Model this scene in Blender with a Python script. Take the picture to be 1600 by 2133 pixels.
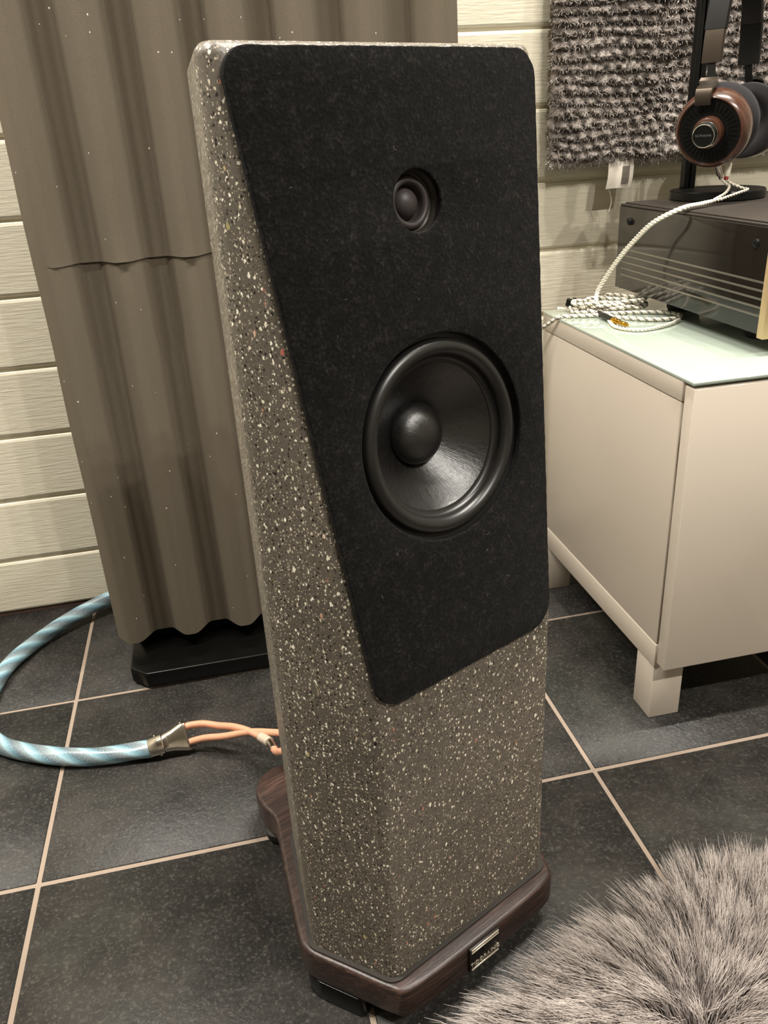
import bpy, bmesh, math, random
import numpy as np
from mathutils import Vector, Matrix, Euler, noise
from mathutils.geometry import tessellate_polygon
random.seed(7); rng = np.random.default_rng(7)
for o in list(bpy.data.objects): bpy.data.objects.remove(o)
scene = bpy.context.scene
C = scene.collection
PI = math.pi

# ------------------------------------------------------------------ camera
yaw, pit, rol = 0.18815296, 0.43771508, -0.06057117
fwd = Vector((math.sin(yaw)*math.cos(pit), math.cos(yaw)*math.cos(pit), -math.sin(pit)))
r0 = Vector((math.cos(yaw), -math.sin(yaw), 0)); u0 = r0.cross(fwd)
rgt = r0*math.cos(rol) + u0*math.sin(rol); upv = -r0*math.sin(rol) + u0*math.cos(rol)
cam_data = bpy.data.cameras.new('camera'); cam = bpy.data.objects.new('camera', cam_data); C.objects.link(cam)
cam.matrix_world = Matrix((( rgt.x, upv.x, -fwd.x, 0), (rgt.y, upv.y, -fwd.y, 0), (rgt.z, upv.z, -fwd.z, 0.735), (0, 0, 0, 1)))
cam_data.sensor_fit = 'VERTICAL'; cam_data.sensor_height = 36.0
cam_data.lens = 36.0*1693.184/2133.0; cam_data.clip_start = 0.02
scene.camera = cam

# ------------------------------------------------------------------ world, lamps, exposure
scene.view_settings.view_transform = 'Standard'; scene.view_settings.look = 'None'
scene.view_settings.gamma = 1.0; scene.view_settings.use_curve_mapping = False
scene.view_settings.exposure = 0.1
w = bpy.data.worlds.new('world'); scene.world = w; w.use_nodes = True
w.node_tree.nodes['Background'].inputs[0].default_value = (1, .9, .75, 1)
w.node_tree.nodes['Background'].inputs[1].default_value = 0.02
WARM = (1.0, 0.945, 0.865)
def spot(x, y, energy, size=0.05, z=2.36):
    l = bpy.data.lights.new('downlight', 'AREA'); l.shape = 'DISK'; l.size = size
    l.energy = energy; l.color = WARM; l.spread = math.radians(170)
    o = bpy.data.objects.new('downlight', l); o.location = (x, y, z); C.objects.link(o)
for x, y, e in ((0.35, 0.72, 13), (0.60, 0.72, 13), (0.85, 0.72, 13), (1.10, 0.72, 13),
                (-1.30, 0.66, 17), (-1.05, 0.66, 17), (-0.80, 0.66, 17), (-0.55, 0.66, 17),
                (0.7, -0.8, 20), (1.0, -0.8, 20), (1.3, -0.8, 20)):
    spot(x, y, e)

# ------------------------------------------------------------------ materials
def lin(c):
    return tuple(((v/255)/12.92 if v/255 <= .04045 else ((v/255+.055)/1.055)**2.4) for v in c) + (1.0,)
class NM:
    def __init__(s, name):
        s.m = bpy.data.materials.new(name); s.m.use_nodes = True; s.t = s.m.node_tree
        s.b = s.t.nodes['Principled BSDF']
    def n(s, typ, **kw):
        nd = s.t.nodes.new(typ)
        for k, v in kw.items():
            if k.startswith('i_'):
                key = k[2:]; key = int(key) if key.isdigit() else key.replace('_', ' ')
                nd.inputs[key].default_value = v
            else: setattr(nd, k, v)
        return nd
    def l(s, a, b): s.t.links.new(a, b)
    def set(s, **kw):
        for k, v in kw.items(): s.b.inputs[k.replace('_', ' ')].default_value = v
        return s
    def coord(s, kind='Object', scale=(1, 1, 1)):
        tc = s.n('ShaderNodeTexCoord'); mp = s.n('ShaderNodeMapping'); mp.inputs['Scale'].default_value = scale
        s.l(tc.outputs[kind], mp.inputs['Vector']); return mp.outputs[0]
    def noise(s, vec, scale, detail=4, rough=.55):
        nd = s.n('ShaderNodeTexNoise', i_Scale=scale, i_Detail=detail, i_Roughness=rough); s.l(vec, nd.inputs['Vector']); return nd.outputs[0]
    def ramp(s, fac, stops):
        nd = s.n('ShaderNodeValToRGB'); e = nd.color_ramp.elements
        while len(e) < len(stops): e.new(.5)
        for i, (p, c) in enumerate(stops): e[i].position = p; e[i].color = c
        s.l(fac, nd.inputs[0]); return nd.outputs[0]
    def mix(s, fac, a, b, mode='MIX'):
        nd = s.n('ShaderNodeMix', data_type='RGBA', blend_type=mode)
        for src, i in ((fac, 0), (a, 6), (b, 7)):
            if hasattr(src, 'is_output'): s.l(src, nd.inputs[i])
            else: nd.inputs[i].default_value = src
        return nd.outputs[2]
    def math(s, op, a, b=0.0):
        nd = s.n('ShaderNodeMath', operation=op)
        for src, i in ((a, 0), (b, 1)):
            if hasattr(src, 'is_output'): s.l(src, nd.inputs[i])
            else: nd.inputs[i].default_value = src
        return nd.outputs[0]
    def bump(s, h, strength=.3, dist=.001, prev=None):
        nd = s.n('ShaderNodeBump', i_Strength=strength, i_Distance=dist); s.l(h, nd.inputs['Height'])
        if prev: s.l(prev, nd.inputs['Normal'])
        s.l(nd.outputs[0], s.b.inputs['Normal']); return nd.outputs[0]
    def col(s, out): s.l(out, s.b.inputs['Base Color']); return s

def simple(name, rgb, rough=.5, metal=0.0, **kw):
    m = NM(name); m.set(Base_Color=lin(rgb), Roughness=rough, Metallic=metal, **kw); return m.m

def mat_terrazzo():
    m = NM('terrazzo'); v = m.coord('Object')
    base = m.ramp(m.noise(v, 9, 4), [(.3, lin((90, 84, 75))), (.7, lin((104, 97, 87)))])
    base = m.mix(m.ramp(m.noise(v, 900, 2), [(.45, (0, 0, 0, 1)), (.7, (.35, .35, .35, 1))]), base, lin((62, 56, 46)))
    def chips(scale, lo, hi, pick_lo, pick_hi, stretch):
        vv = m.coord('Object', stretch)
        wob = m.n('ShaderNodeTexNoise', i_Scale=scale*2.2, i_Detail=2.0); m.l(vv, wob.inputs['Vector'])
        ad = m.n('ShaderNodeMix', data_type='VECTOR'); ad.inputs[0].default_value = .75/scale
        m.l(vv, ad.inputs[4]); m.l(wob.outputs['Color'], ad.inputs[5])
        vo = m.n('ShaderNodeTexVoronoi', i_Scale=scale); m.l(ad.outputs[1], vo.inputs['Vector'])
        sp = m.n('ShaderNodeSeparateColor'); m.l(vo.outputs['Color'], sp.inputs[0])
        size = m.n('ShaderNodeMapRange', i_1=pick_lo, i_2=pick_hi, i_3=lo, i_4=hi); m.l(sp.outputs[0], size.inputs[0])
        inside = m.math('LESS_THAN', vo.outputs['Distance'], size.outputs[0])
        return inside, sp
    ins, sp = chips(720, .05, .5, .22, 1.0, (1, 1, .8))
    out = m.mix(ins, base, m.ramp(sp.outputs[1], [(0, lin((52, 47, 41))), (.3, lin((64, 58, 50))), (.36, lin((140, 130, 114))), (.8, lin((200, 190, 170)))]))
    ins, sp = chips(500, -.3, .46, .3, 1.0, (1.1, .9, .8))
    out = m.mix(ins, out, lin((34, 29, 24)))
    ins, sp = chips(430, -.45, .46, .2, 1.0, (1, 1, .72))
    out = m.mix(ins, out, m.ramp(sp.outputs[1], [(0, lin((196, 184, 160))), (.5, lin((226, 218, 198))), (.9, lin((246, 241, 226)))]))
    ins, sp = chips(250, -1.7, .36, 0.1, 1.0, (1, 1.1, .62))
    out = m.mix(ins, out, m.ramp(sp.outputs[1], [(.0, lin((232, 226, 206))), (.45, lin((240, 234, 216))), (.55, lin((190, 132, 106))), (.78, lin((168, 104, 88))), (.86, lin((196, 184, 130))), (.93, lin((30, 25, 21)))]))
    m.col(out); m.set(Roughness=.42, Specular_IOR_Level=.45)
    m.bump(m.noise(v, 700, 2), .12, .0005); return m.m

def mat_felt():
    m = NM('black_felt'); v = m.coord('Object')
    n1 = m.noise(v, 420, 5, .7)
    n0 = m.math('ADD', m.math('MULTIPLY', n1, .6), m.math('MULTIPLY', m.noise(v, 130, 4, .7), .4))
    m.col(m.ramp(n0, [(.4, lin((9, 9, 8))), (.53, lin((20, 19, 18))), (.69, lin((50, 47, 44)))]))
    m.set(Roughness=1.0, Specular_IOR_Level=.1, Sheen_Weight=.03, Sheen_Roughness=.6)
    m.bump(n0, .8, .0016); return m.m

def mat_foam():
    m = NM('grey_foam'); v = m.coord('Object')
    base = m.ramp(m.noise(v, 1100, 3, .7), [(.25, lin((84, 77, 67))), (.75, lin((122, 112, 99)))])
    base = m.mix(m.noise(v, 6, 3), base, lin((100, 92, 78)))
    vo = m.n('ShaderNodeTexVoronoi', i_Scale=70.0); m.l(v, vo.inputs['Vector'])
    sp = m.n('ShaderNodeSeparateColor'); m.l(vo.outputs['Color'], sp.inputs[0])
    k = m.math('MULTIPLY', m.math('LESS_THAN', vo.outputs['Distance'], .075), m.math('GREATER_THAN', sp.outputs[0], .8))
    m.col(m.mix(k, base, lin((215, 210, 198)))); m.set(Roughness=.95, Specular_IOR_Level=.15)
    m.bump(m.noise(v, 1500, 2), .35, .0008); return m.m

def mat_tile():
    m = NM('slate_tile'); oi = m.n('ShaderNodeObjectInfo')
    tc = m.n('ShaderNodeTexCoord'); ad = m.n('ShaderNodeVectorMath', operation='MULTIPLY_ADD')
    m.l(oi.outputs['Random'], ad.inputs[0]); ad.inputs[1].default_value = (7, 11, 5); m.l(tc.outputs['Object'], ad.inputs[2]); v = ad.outputs[0]
    n1 = m.noise(v, 9, 6, .65)
    c = m.ramp(n1, [(.28, lin((30, 30, 30))), (.5, lin((47, 46, 44))), (.72, lin((68, 66, 62)))])
    tint = m.ramp(m.noise(v, 5, 3), [(.35, lin((128, 128, 128))), (.5, lin((140, 128, 130))), (.65, lin((122, 132, 124)))])
    c = m.mix(.55, c, tint, 'OVERLAY')
    c = m.mix(m.ramp(m.noise(v, 260, 4, .8), [(.52, (0, 0, 0, 1)), (.74, (.6, .6, .6, 1))]), c, lin((104, 102, 94)))
    m.col(c); m.set(Specular_IOR_Level=.3)
    m.l(m.ramp(n1, [(.3, (.34, .34, .34, 1)), (.7, (.52, .52, .52, 1))]), m.b.inputs['Roughness'])
    h = m.math('ADD', m.math('MULTIPLY', m.noise(v, 28, 8, .65), 1.0), m.math('MULTIPLY', m.noise(v, 240, 3), .18))
    m.bump(h, .55, .0035); return m.m

def mat_plank():
    m = NM('white_painted_plank'); oi = m.n('ShaderNodeObjectInfo')
    mp = m.n('ShaderNodeMapping'); tc = m.n('ShaderNodeTexCoord'); ad = m.n('ShaderNodeVectorMath', operation='MULTIPLY_ADD')
    m.l(oi.outputs['Random'], ad.inputs[0]); ad.inputs[1].default_value = (9, 0, 3); m.l(tc.outputs['Object'], ad.inputs[2])
    mp.inputs['Scale'].default_value = (6, 1, 90); m.l(ad.outputs[0], mp.inputs[0])
    g = m.noise(mp.outputs[0], 3.2, 6, .6)
    mp2 = m.n('ShaderNodeMapping'); mp2.inputs['Scale'].default_value = (14, 1, 130); m.l(ad.outputs[0], mp2.inputs[0])
    g2 = m.noise(mp2.outputs[0], 2.5, 4, .7)
    m.col(m.ramp(g, [(.3, lin((216, 208, 186))), (.7, lin((230, 223, 203)))])); m.set(Roughness=.5, Specular_IOR_Level=.4)
    m.bump(m.math('ADD', g, m.math('MULTIPLY', g2, .6)), .4, .0022); return m.m

def mat_wenge():
    m = NM('wenge_wood'); v = m.coord('Object', (14, 160, 420))
    g = m.noise(v, 1.0, 5, .65); v2 = m.coord('Object', (30, 500, 900)); g2 = m.noise(v2, 1.0, 3, .7)
    c = m.ramp(g, [(.3, lin((32, 23, 20))), (.5, lin((52, 38, 33))), (.7, lin((82, 61, 53)))])
    m.col(m.mix(m.ramp(g2, [(.45, (0, 0, 0, 1)), (.6, (.6, .6, .6, 1))]), c, lin((34, 22, 18))))
    m.set(Roughness=.38, Specular_IOR_Level=.5); m.bump(g2, .35, .0006); return m.m

def mat_walnut():
    m = NM('reddish_brown_wood'); v = m.coord('Object', (30, 30, 160)); g = m.noise(v, 1.5, 5, .6)
    m.col(m.ramp(g, [(.25, lin((44, 25, 17))), (.7, lin((86, 52, 37)))])); m.set(Roughness=.3, Coat_Weight=.5, Coat_Roughness=.15); return m.m

def mat_knit():
    m = NM('grey_plush_knit'); v = m.coord('Object')
    big = m.noise(v, 7.5, 3, .6); fine = m.noise(v, 420, 4, .75)
    c = m.ramp(big, [(.36, lin((122, 112, 106))), (.52, lin((182, 171, 162))), (.66, lin((222, 212, 202)))])
    m.col(m.mix(m.ramp(fine, [(.35, (.75, .75, .75, 1)), (.6, (0, 0, 0, 1))]), c, lin((92, 82, 77))))
    m.set(Roughness=.9, Sheen_Weight=.35, Sheen_Roughness=.4, Specular_IOR_Level=.2); m.bump(fine, .9, .004); return m.m

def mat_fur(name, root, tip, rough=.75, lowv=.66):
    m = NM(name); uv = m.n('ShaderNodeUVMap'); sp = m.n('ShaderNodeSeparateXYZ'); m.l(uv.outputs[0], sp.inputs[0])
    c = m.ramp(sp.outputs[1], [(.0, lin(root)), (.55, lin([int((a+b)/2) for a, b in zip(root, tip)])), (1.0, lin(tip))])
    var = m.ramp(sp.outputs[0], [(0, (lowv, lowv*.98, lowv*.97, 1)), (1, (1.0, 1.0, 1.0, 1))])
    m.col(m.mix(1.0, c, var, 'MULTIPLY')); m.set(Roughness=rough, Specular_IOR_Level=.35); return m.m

def mat_cable_sleeve():
    m = NM('blue_twisted_sleeve'); uv = m.n('ShaderNodeUVMap'); sp = m.n('ShaderNodeSeparateXYZ'); m.l(uv.outputs[0], sp.inputs[0])
    ph = m.math('ADD', m.math('MULTIPLY', sp.outputs[0], 3.0), m.math('MULTIPLY', sp.outputs[1], -24.0))
    fr = m.math('FRACT', ph)
    c = m.ramp(fr, [(0, lin((58, 86, 100))), (.22, lin((96, 142, 160))), (.42, lin((146, 182, 192))), (.6, lin((112, 124, 130))), (.85, lin((80, 92, 100))), (1, lin((58, 86, 100)))])  # teal and silver spiral, with the twist's highlight and shadow tones in the colours
    cb = m.n('ShaderNodeCombineXYZ'); m.l(m.math('MULTIPLY', sp.outputs[0], 30), cb.inputs[0]); m.l(m.math('MULTIPLY', sp.outputs[1], 900), cb.inputs[1])
    wv = m.noise(cb.outputs[0], 1.0, 3, .7)
    m.col(m.mix(m.ramp(wv, [(.4, (0, 0, 0, 1)), (.75, (.45, .45, .45, 1))]), c, lin((210, 232, 236))))
    m.set(Roughness=.34, Specular_IOR_Level=.6, Coat_Weight=.5, Coat_Roughness=.2); m.bump(wv, .3, .0005); return m.m

def mat_cone():
    m = NM('coated_paper_cone'); v = m.coord('Object'); n1 = m.noise(v, 260, 5, .75)
    sx = m.n('ShaderNodeSeparateXYZ'); m.l(v, sx.inputs[0])
    ang = m.math('ARCTAN2', sx.outputs[1], sx.outputs[0]); rad = m.math('POWER', m.math('ADD', m.math('POWER', sx.outputs[0], 2), m.math('POWER', sx.outputs[1], 2)), .5)
    cb = m.n('ShaderNodeCombineXYZ'); m.l(m.math('MULTIPLY', ang, 40), cb.inputs[0]); m.l(m.math('MULTIPLY', rad, 60), cb.inputs[1])
    br = m.noise(cb.outputs[0], 1.0, 3, .6)
    m.col(m.ramp(n1, [(.3, lin((8, 7, 7))), (.7, lin((24, 22, 21)))])); m.set(Specular_IOR_Level=1.0)
    m.l(m.ramp(br, [(.3, (.24, .24, .24, 1)), (.7, (.40, .40, .40, 1))]), m.b.inputs['Roughness'])
    m.bump(m.math('ADD', m.math('MULTIPLY', br, .5), n1), .35, .0008); return m.m

M = dict(
    terrazzo=mat_terrazzo(), felt=mat_felt(), foam=mat_foam(), tile=mat_tile(), plank=mat_plank(), wenge=mat_wenge(),
    walnut=mat_walnut(), knit=mat_knit(), sleeve=mat_cable_sleeve(), cone=mat_cone(),
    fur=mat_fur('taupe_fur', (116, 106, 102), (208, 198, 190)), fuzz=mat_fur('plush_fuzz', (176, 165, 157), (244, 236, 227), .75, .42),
    lint=simple('pale_lint', (190, 185, 175), .8),
    grout=simple('beige_grout', (142, 127, 113), .9), groove=simple('beige_groove', (208, 199, 174), .7),
    paint=simple('plain_grey_paint', (150, 145, 134), .7), ceiling=simple('ceiling_paint', (188, 184, 174), .8),
    dust=simple('brown_dusty_gap', (66, 48, 38), .9),
    black=simple('satin_black', (7, 7, 6), .35, Specular_IOR_Level=.3), rubber=simple('black_rubber', (26, 25, 24), .55), roll=simple('rubber_surround', (22, 21, 20), .36, Specular_IOR_Level=.6),
    dome=simple('silk_dome', (60, 54, 54), .5, Specular_IOR_Level=.5), gloss=simple('black_lacquer', (8, 7, 6), .12),
    base=simple('black_base_paint', (6, 6, 5), .28, Specular_IOR_Level=.3), groove_band=simple('dark_groove_band', (40, 36, 31), .8),
    chrome=simple('polished_metal', (215, 208, 198), .16, 1.0), steel=simple('brushed_steel', (150, 146, 138), .35, .9), ringm=simple('dark_moulded_ring', (58, 55, 50), .35, .2),
    gun=simple('dark_bronze_metal', (70, 62, 54), .38, .8), gold=simple('gold_plate', (214, 166, 60), .22, 1.0),
    champagne=simple('champagne_aluminium', (206, 180, 138), .42, .5), amp=simple('dark_brown_black_casing', (26, 22, 19), .1, Specular_IOR_Level=.6),
    amptop=simple('textured_dark_cover', (50, 44, 39), .5), cabinet=simple('white_lacquer', (206, 195, 180), .14),
    cabside=simple('white_laminate', (198, 187, 172), .3), gap=simple('shadow_gap_grey', (150, 140, 128), .6),
    glass=simple('pale_green_back_painted_glass', (164, 176, 164), .05, Coat_Weight=.6, Coat_Roughness=.02),
    glassedge=simple('green_glass_edge', (120, 146, 130), .1), copper=simple('copper_pink_insulation', (204, 150, 120), .42),
    clear=NM('clear_heatshrink').set(Base_Color=lin((236, 226, 206)), Roughness=.25, Transmission_Weight=.5).m,
    white=simple('white_jacket', (232, 226, 210), .35), silverw=simple('silver_strand', (150, 146, 138), .3, .6), red=simple('red_ring', (150, 30, 26), .5),
    pad=simple('dark_grey_velour', (21, 19, 22), .95, Sheen_Weight=.05), strap=simple('black_leather', (17, 15, 14), .62, Specular_IOR_Level=.22), matt=simple('matt_black', (7, 7, 7), .6, Specular_IOR_Level=.25), tag=simple('white_satin_tag', (214, 206, 192), .45), tagprint=simple('grey_print', (92, 86, 76), .6),
    letter=simple('bright_raised_metal', (240, 228, 206), .3, .7), badge=simple('dark_badge_metal', (34, 29, 25), .35, .5), print=simple('grey_marking', (110, 110, 106), .6),
)

# ------------------------------------------------------------------ helpers
def link(name, me, mat=None, parent=None, mw=None, smooth=False):
    if mat is not None:
        me.materials.clear()
        for mm in (mat if isinstance(mat, (list, tuple)) else [mat]): me.materials.append(mm)
    if smooth: me.polygons.foreach_set('use_smooth', [True]*len(me.polygons))
    o = bpy.data.objects.new(name, me); C.objects.link(o)
    if parent is not None: o.parent = parent
    if mw is not None: o.matrix_local = mw
    return o
def mesh(name, V, F):
    me = bpy.data.meshes.new(name); me.from_pydata([tuple(v) for v in V], [], [tuple(int(i) for i in f) for f in F]); me.update(); return me
def thing(name, label, cat, loc=(0, 0, 0), rotz=0, group=None):
    o = bpy.data.objects.new(name, None); C.objects.link(o); o.location = loc; o.rotation_euler = (0, 0, rotz); o.empty_display_size = .05
    o['label'] = label; o['category'] = cat
    if group: o['group'] = group
    return o
def struct(o): o['kind'] = 'structure'; return o
def smooth_by_angle(me, ang=35):
    me.polygons.foreach_set('use_smooth', [True]*len(me.polygons))
    bm = bmesh.new(); bm.from_mesh(me)
    for e in bm.edges: e.smooth = len(e.link_faces) == 2 and e.calc_face_angle(0) < math.radians(ang)
    bm.to_mesh(me); bm.free()
def box_me(size, bevel=.002, seg=2, center=(0, 0, 0)):
    bm = bmesh.new(); bmesh.ops.create_cube(bm, size=1); bmesh.ops.scale(bm, vec=size, verts=bm.verts)
    if bevel: bmesh.ops.bevel(bm, geom=bm.edges[:], offset=bevel, segments=seg, affect='EDGES', profile=.5)
    bmesh.ops.translate(bm, vec=center, verts=bm.verts)
    me = bpy.data.meshes.new('box'); bm.to_mesh(me); bm.free(); smooth_by_angle(me, 60); return me
def box(name, lo, hi, mat, parent=None, bevel=.002, seg=2):
    """box from corner lo to corner hi (parent space); object origin at its centre"""
    lo, hi = Vector(lo), Vector(hi); c = (lo+hi)/2
    return link(name, box_me(hi-lo, bevel, seg), mat, parent, Matrix.Translation(c))
def lathe(profile, n=64, closed=False):
    """profile [(r,h)...] turned about local z"""
    V = []; F = []; k = len(profile)
    for i in range(n):
        a = 2*PI*i/n
        for r, h in profile: V.append((r*math.cos(a), r*math.sin(a), h))
    for i in range(n):
        j = (i+1) % n
        for q in range(k-1 if not closed else k):
            q2 = (q+1) % k; F.append((i*k+q, j*k+q, j*k+q2, i*k+q2))
    me = mesh('lathe', V, F)
    bm = bmesh.new(); bm.from_mesh(me); bmesh.ops.remove_doubles(bm, verts=bm.verts, dist=1e-6); bmesh.ops.recalc_face_normals(bm, faces=bm.faces); bm.to_mesh(me); bm.free()
    smooth_by_angle(me, 40); return me
def offset_loop(P, d):
    """inset a counter-clockwise 2D loop by d"""
    n = len(P); out = []
    for i in range(n):
        a, b, c = Vector(P[i-1]), Vector(P[i]), Vector(P[(i+1) % n])
        e1 = (b-a).normalized(); e2 = (c-b).normalized(); n1 = Vector((-e1.y, e1.x)); n2 = Vector((-e2.y, e2.x))
        m = n1+n2; m = m/max(m.length_squared, 1e-9)*2; out.append(b+m*d*min(1, 1))
    return out
def plate(outer, holes, z0, z1, bevel=0.0, seg=3, bottom_bevel=True):
    """slab with a counter-clockwise outline and holes; rounded rims"""
    loops = [[Vector(p) for p in outer]]+[[Vector(p) for p in h] for h in holes]
    V = []; F = []; caps_top = []; caps_bot = []
    for li, L in enumerate(loops):
        n = len(L); rings = []
        sgn = 1
        st = [(bevel*(1-math.sin(t)), bevel*(1-math.cos(t))) for t in [i/seg*PI/2 for i in range(seg+1)]] if bevel else [(0, 0)]
        if bevel:
            prof = ([(ins, z0+dz) for ins, dz in st] if bottom_bevel else [(0, z0)])+[(ins, z1-dz) for ins, dz in reversed(st)]
        else: prof = [(0, z0), (0, z1)]
        for ins, z in prof:
            q = offset_loop(L, ins) if ins > 1e-9 else L
            base = len(V); V += [(p[0], p[1], z) for p in q]; rings.append(base)
        for a, b in zip(rings[:-1], rings[1:]):
            for i in range(n):
                j = (i+1) % n; F.append((a+i, a+j, b+j, b+i))
        caps_bot.append((rings[0], n)); caps_top.append((rings[-1], n))
    for caps, flip in ((caps_top, False), (caps_bot, True)):
        idx = [i for b, n in caps for i in range(b, b+n)]
        tris = tessellate_polygon([[Vector(V[i]) for i in range(b, b+n)] for b, n in caps])
        for t in tris:
            f = [idx[i] for i in t]
            a, b2, c = (Vector(V[i]) for i in f)
            up = (b2-a).cross(c-a).z > 0
            if up == flip: f.reverse()
            F.append(tuple(f))
    me = mesh('plate', V, F); bm = bmesh.new(); bm.from_mesh(me); bmesh.ops.recalc_face_normals(bm, faces=bm.faces); bm.to_mesh(me); bm.free()
    smooth_by_angle(me, 40); return me
def round_poly(P, R, seg=8):
    out = []; n = len(P)
    for i in range(n):
        a, b, c = Vector(P[i-1]), Vector(P[i]), Vector(P[(i+1) % n]); r = R[i] if isinstance(R, (list, tuple)) else R
        d1 = (a-b).normalized(); d2 = (c-b).normalized(); ang = d1.angle(d2)
        if r <= 0: out.append(b); continue
        t = r/math.tan(ang/2); ctr = b+(d1+d2).normalized()*r/math.sin(ang/2)
        p1 = b+d1*t-ctr; p2 = b+d2*t-ctr; a1 = math.atan2(p1.y, p1.x); a2 = math.atan2(p2.y, p2.x)
        da = (a2-a1+PI) % (2*PI)-PI
        for k in range(seg+1): out.append(ctr+Vector((math.cos(a1+da*k/seg), math.sin(a1+da*k/seg)))*r)
    return out
def circle(cx, cy, r, n=72, cw=False):
    return [Vector((cx+r*math.cos(2*PI*i/n*(-1 if cw else 1)), cy+r*math.sin(2*PI*i/n*(-1 if cw else 1)))) for i in range(n)]
def spline(P, step=.004):
    """Catmull-Rom through P, resampled at even spacing"""
    P = np.array(P, float); Q = np.vstack([2*P[0]-P[1], P, 2*P[-1]-P[-2]]); out = []
    for i in range(1, len(Q)-2):
        t = np.linspace(0, 1, 40, endpoint=False)[:, None]; p0, p1, p2, p3 = Q[i-1], Q[i], Q[i+1], Q[i+2]
        out.append(.5*((2*p1)+(-p0+p2)*t+(2*p0-5*p1+4*p2-p3)*t**2+(-p0+3*p1-3*p2+p3)*t**3))
    out = np.vstack(out+[P[-1:]]); s = np.r_[0, np.cumsum(np.linalg.norm(np.diff(out, axis=0), axis=1))]
    n = max(4, int(s[-1]/step)); u = np.linspace(0, s[-1], n)
    return np.c_[[np.interp(u, s, out[:, k]) for k in range(3)]].T
def frames(P):
    T = np.gradient(P, axis=0); T /= np.linalg.norm(T, axis=1)[:, None]
    nrm = np.cross(T[0], [0, 0, 1.0]); nrm = nrm if np.linalg.norm(nrm) > 1e-3 else np.array([1.0, 0, 0]); nrm /= np.linalg.norm(nrm)
    N = [nrm]
    for t in T[1:]:
        v = N[-1]-t*(N[-1]@t); N.append(v/np.linalg.norm(v))
    N = np.array(N); return T, N, np.cross(T, N)
def tube_me(P, radius, sides=10, lobes=0, lobe_amp=0, twist=0):
    """swept tube with UVs (u around, v = arc length in metres)"""
    P = np.array(P, float); T, N, B = frames(P); n = len(P); R = np.broadcast_to(radius, (n,))
    s = np.r_[0, np.cumsum(np.linalg.norm(np.diff(P, axis=0), axis=1))]
    V = []; F = []; a = np.arange(sides)*2*PI/sides
    for i in range(n):
        rr = R[i]*(1+lobe_amp*np.cos(lobes*(a)-twist*s[i])) if lobes else R[i]*np.ones(sides)
        V.append(P[i]+rr[:, None]*(np.cos(a)[:, None]*N[i]+np.sin(a)[:, None]*B[i]))
    V = np.vstack(V); uvs = []
    for i in range(n-1):
        for k in range(sides):
            k2 = (k+1) % sides; F.append((i*sides+k, i*sides+k2, (i+1)*sides+k2, (i+1)*sides+k))
            uvs += [(k/sides, s[i]), ((k+1)/sides, s[i]), ((k+1)/sides, s[i+1]), (k/sides, s[i+1])]
    F.append(tuple(range(sides))[::-1]); F.append(tuple((n-1)*sides+k for k in range(sides))); uvs += [(0, 0)]*(2*sides)
    me = mesh('tube', V, F); uv = me.uv_layers.new(name='UVMap'); uv.data.foreach_set('uv', np.array(uvs).ravel())
    me.polygons.foreach_set('use_smooth', [True]*(len(F)-2)+[False]*2); return me
def helix_path(P, r, pitch, phase):
    T, N, B = frames(P); s = np.r_[0, np.cumsum(np.linalg.norm(np.diff(P, axis=0), axis=1))]
    a = 2*PI*s/pitch+phase; return P+r*(np.cos(a)[:, None]*N+np.sin(a)[:, None]*B)
def join_me(mes):
    V = []; F = []; o = 0
    for me in mes:
        V += [v.co[:] for v in me.vertices]; F += [[i+o for i in p.vertices] for p in me.polygons]; o += len(me.vertices)
    r = mesh('joined', V, F); r.polygons.foreach_set('use_smooth', [True]*len(F)); return r
def text_me(body, size, depth=.0004, align='CENTER'):
    cu = bpy.data.curves.new('text', 'FONT'); cu.body = body; cu.size = size; cu.extrude = depth; cu.align_x = align; cu.align_y = 'CENTER'; cu.resolution_u = 3
    o = bpy.data.objects.new('text', cu); C.objects.link(o); bpy.context.view_layer.update()
    me = bpy.data.meshes.new_from_object(o.evaluated_get(bpy.context.evaluated_depsgraph_get())); bpy.data.objects.remove(o); return me
def strands_me(root, ctrl, radius, uvx):
    """hair strands: root points, list of point arrays along the strand, 3-sided and tapered"""
    n, k = ctrl.shape[0], ctrl.shape[1]
    T = np.gradient(ctrl, axis=1); T /= np.linalg.norm(T, axis=2)[..., None]+1e-9
    ref = rng.normal(size=(n, 1, 3)); N = np.cross(T, ref); N /= np.linalg.norm(N, axis=2)[..., None]+1e-9; B = np.cross(T, N)
    tt = np.linspace(0, 1, k); taper = (1-.85*tt**2.0)[None, :]*np.asarray(radius)[:, None]
    V = np.empty((n, k, 3, 3))
    for j in range(3):
        a = 2*PI*j/3; V[:, :, j] = ctrl+taper[..., None]*(math.cos(a)*N+math.sin(a)*B)
    base = (np.arange(n)*k*3)[:, None, None]; i = np.arange(k-1)[None, :, None]*3; j = np.arange(3)[None, None, :]; j2 = (j+1) % 3
    q = np.stack([base+i+j, base+i+j2, base+i+3+j2, base+i+3+j], -1).reshape(-1, 4)
    me = bpy.data.meshes.new('strands'); nv = n*k*3; nf = len(q)
    me.vertices.add(nv); me.vertices.foreach_set('co', V.reshape(-1)); me.loops.add(nf*4); me.loops.foreach_set('vertex_index', q.reshape(-1).astype(np.int32))
    me.polygons.add(nf); me.polygons.foreach_set('loop_start', np.arange(nf, dtype=np.int32)*4); me.polygons.foreach_set('use_smooth', np.ones(nf, bool))
    uv = me.uv_layers.new(name='UVMap'); vv = np.empty((nv, 2)); vv[:, 0] = np.repeat(uvx, k*3); vv[:, 1] = np.tile(np.repeat(tt, 3), n)
    uv.data.foreach_set('uv', vv[q.reshape(-1)].reshape(-1)); me.update(calc_edges=True); return me

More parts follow.
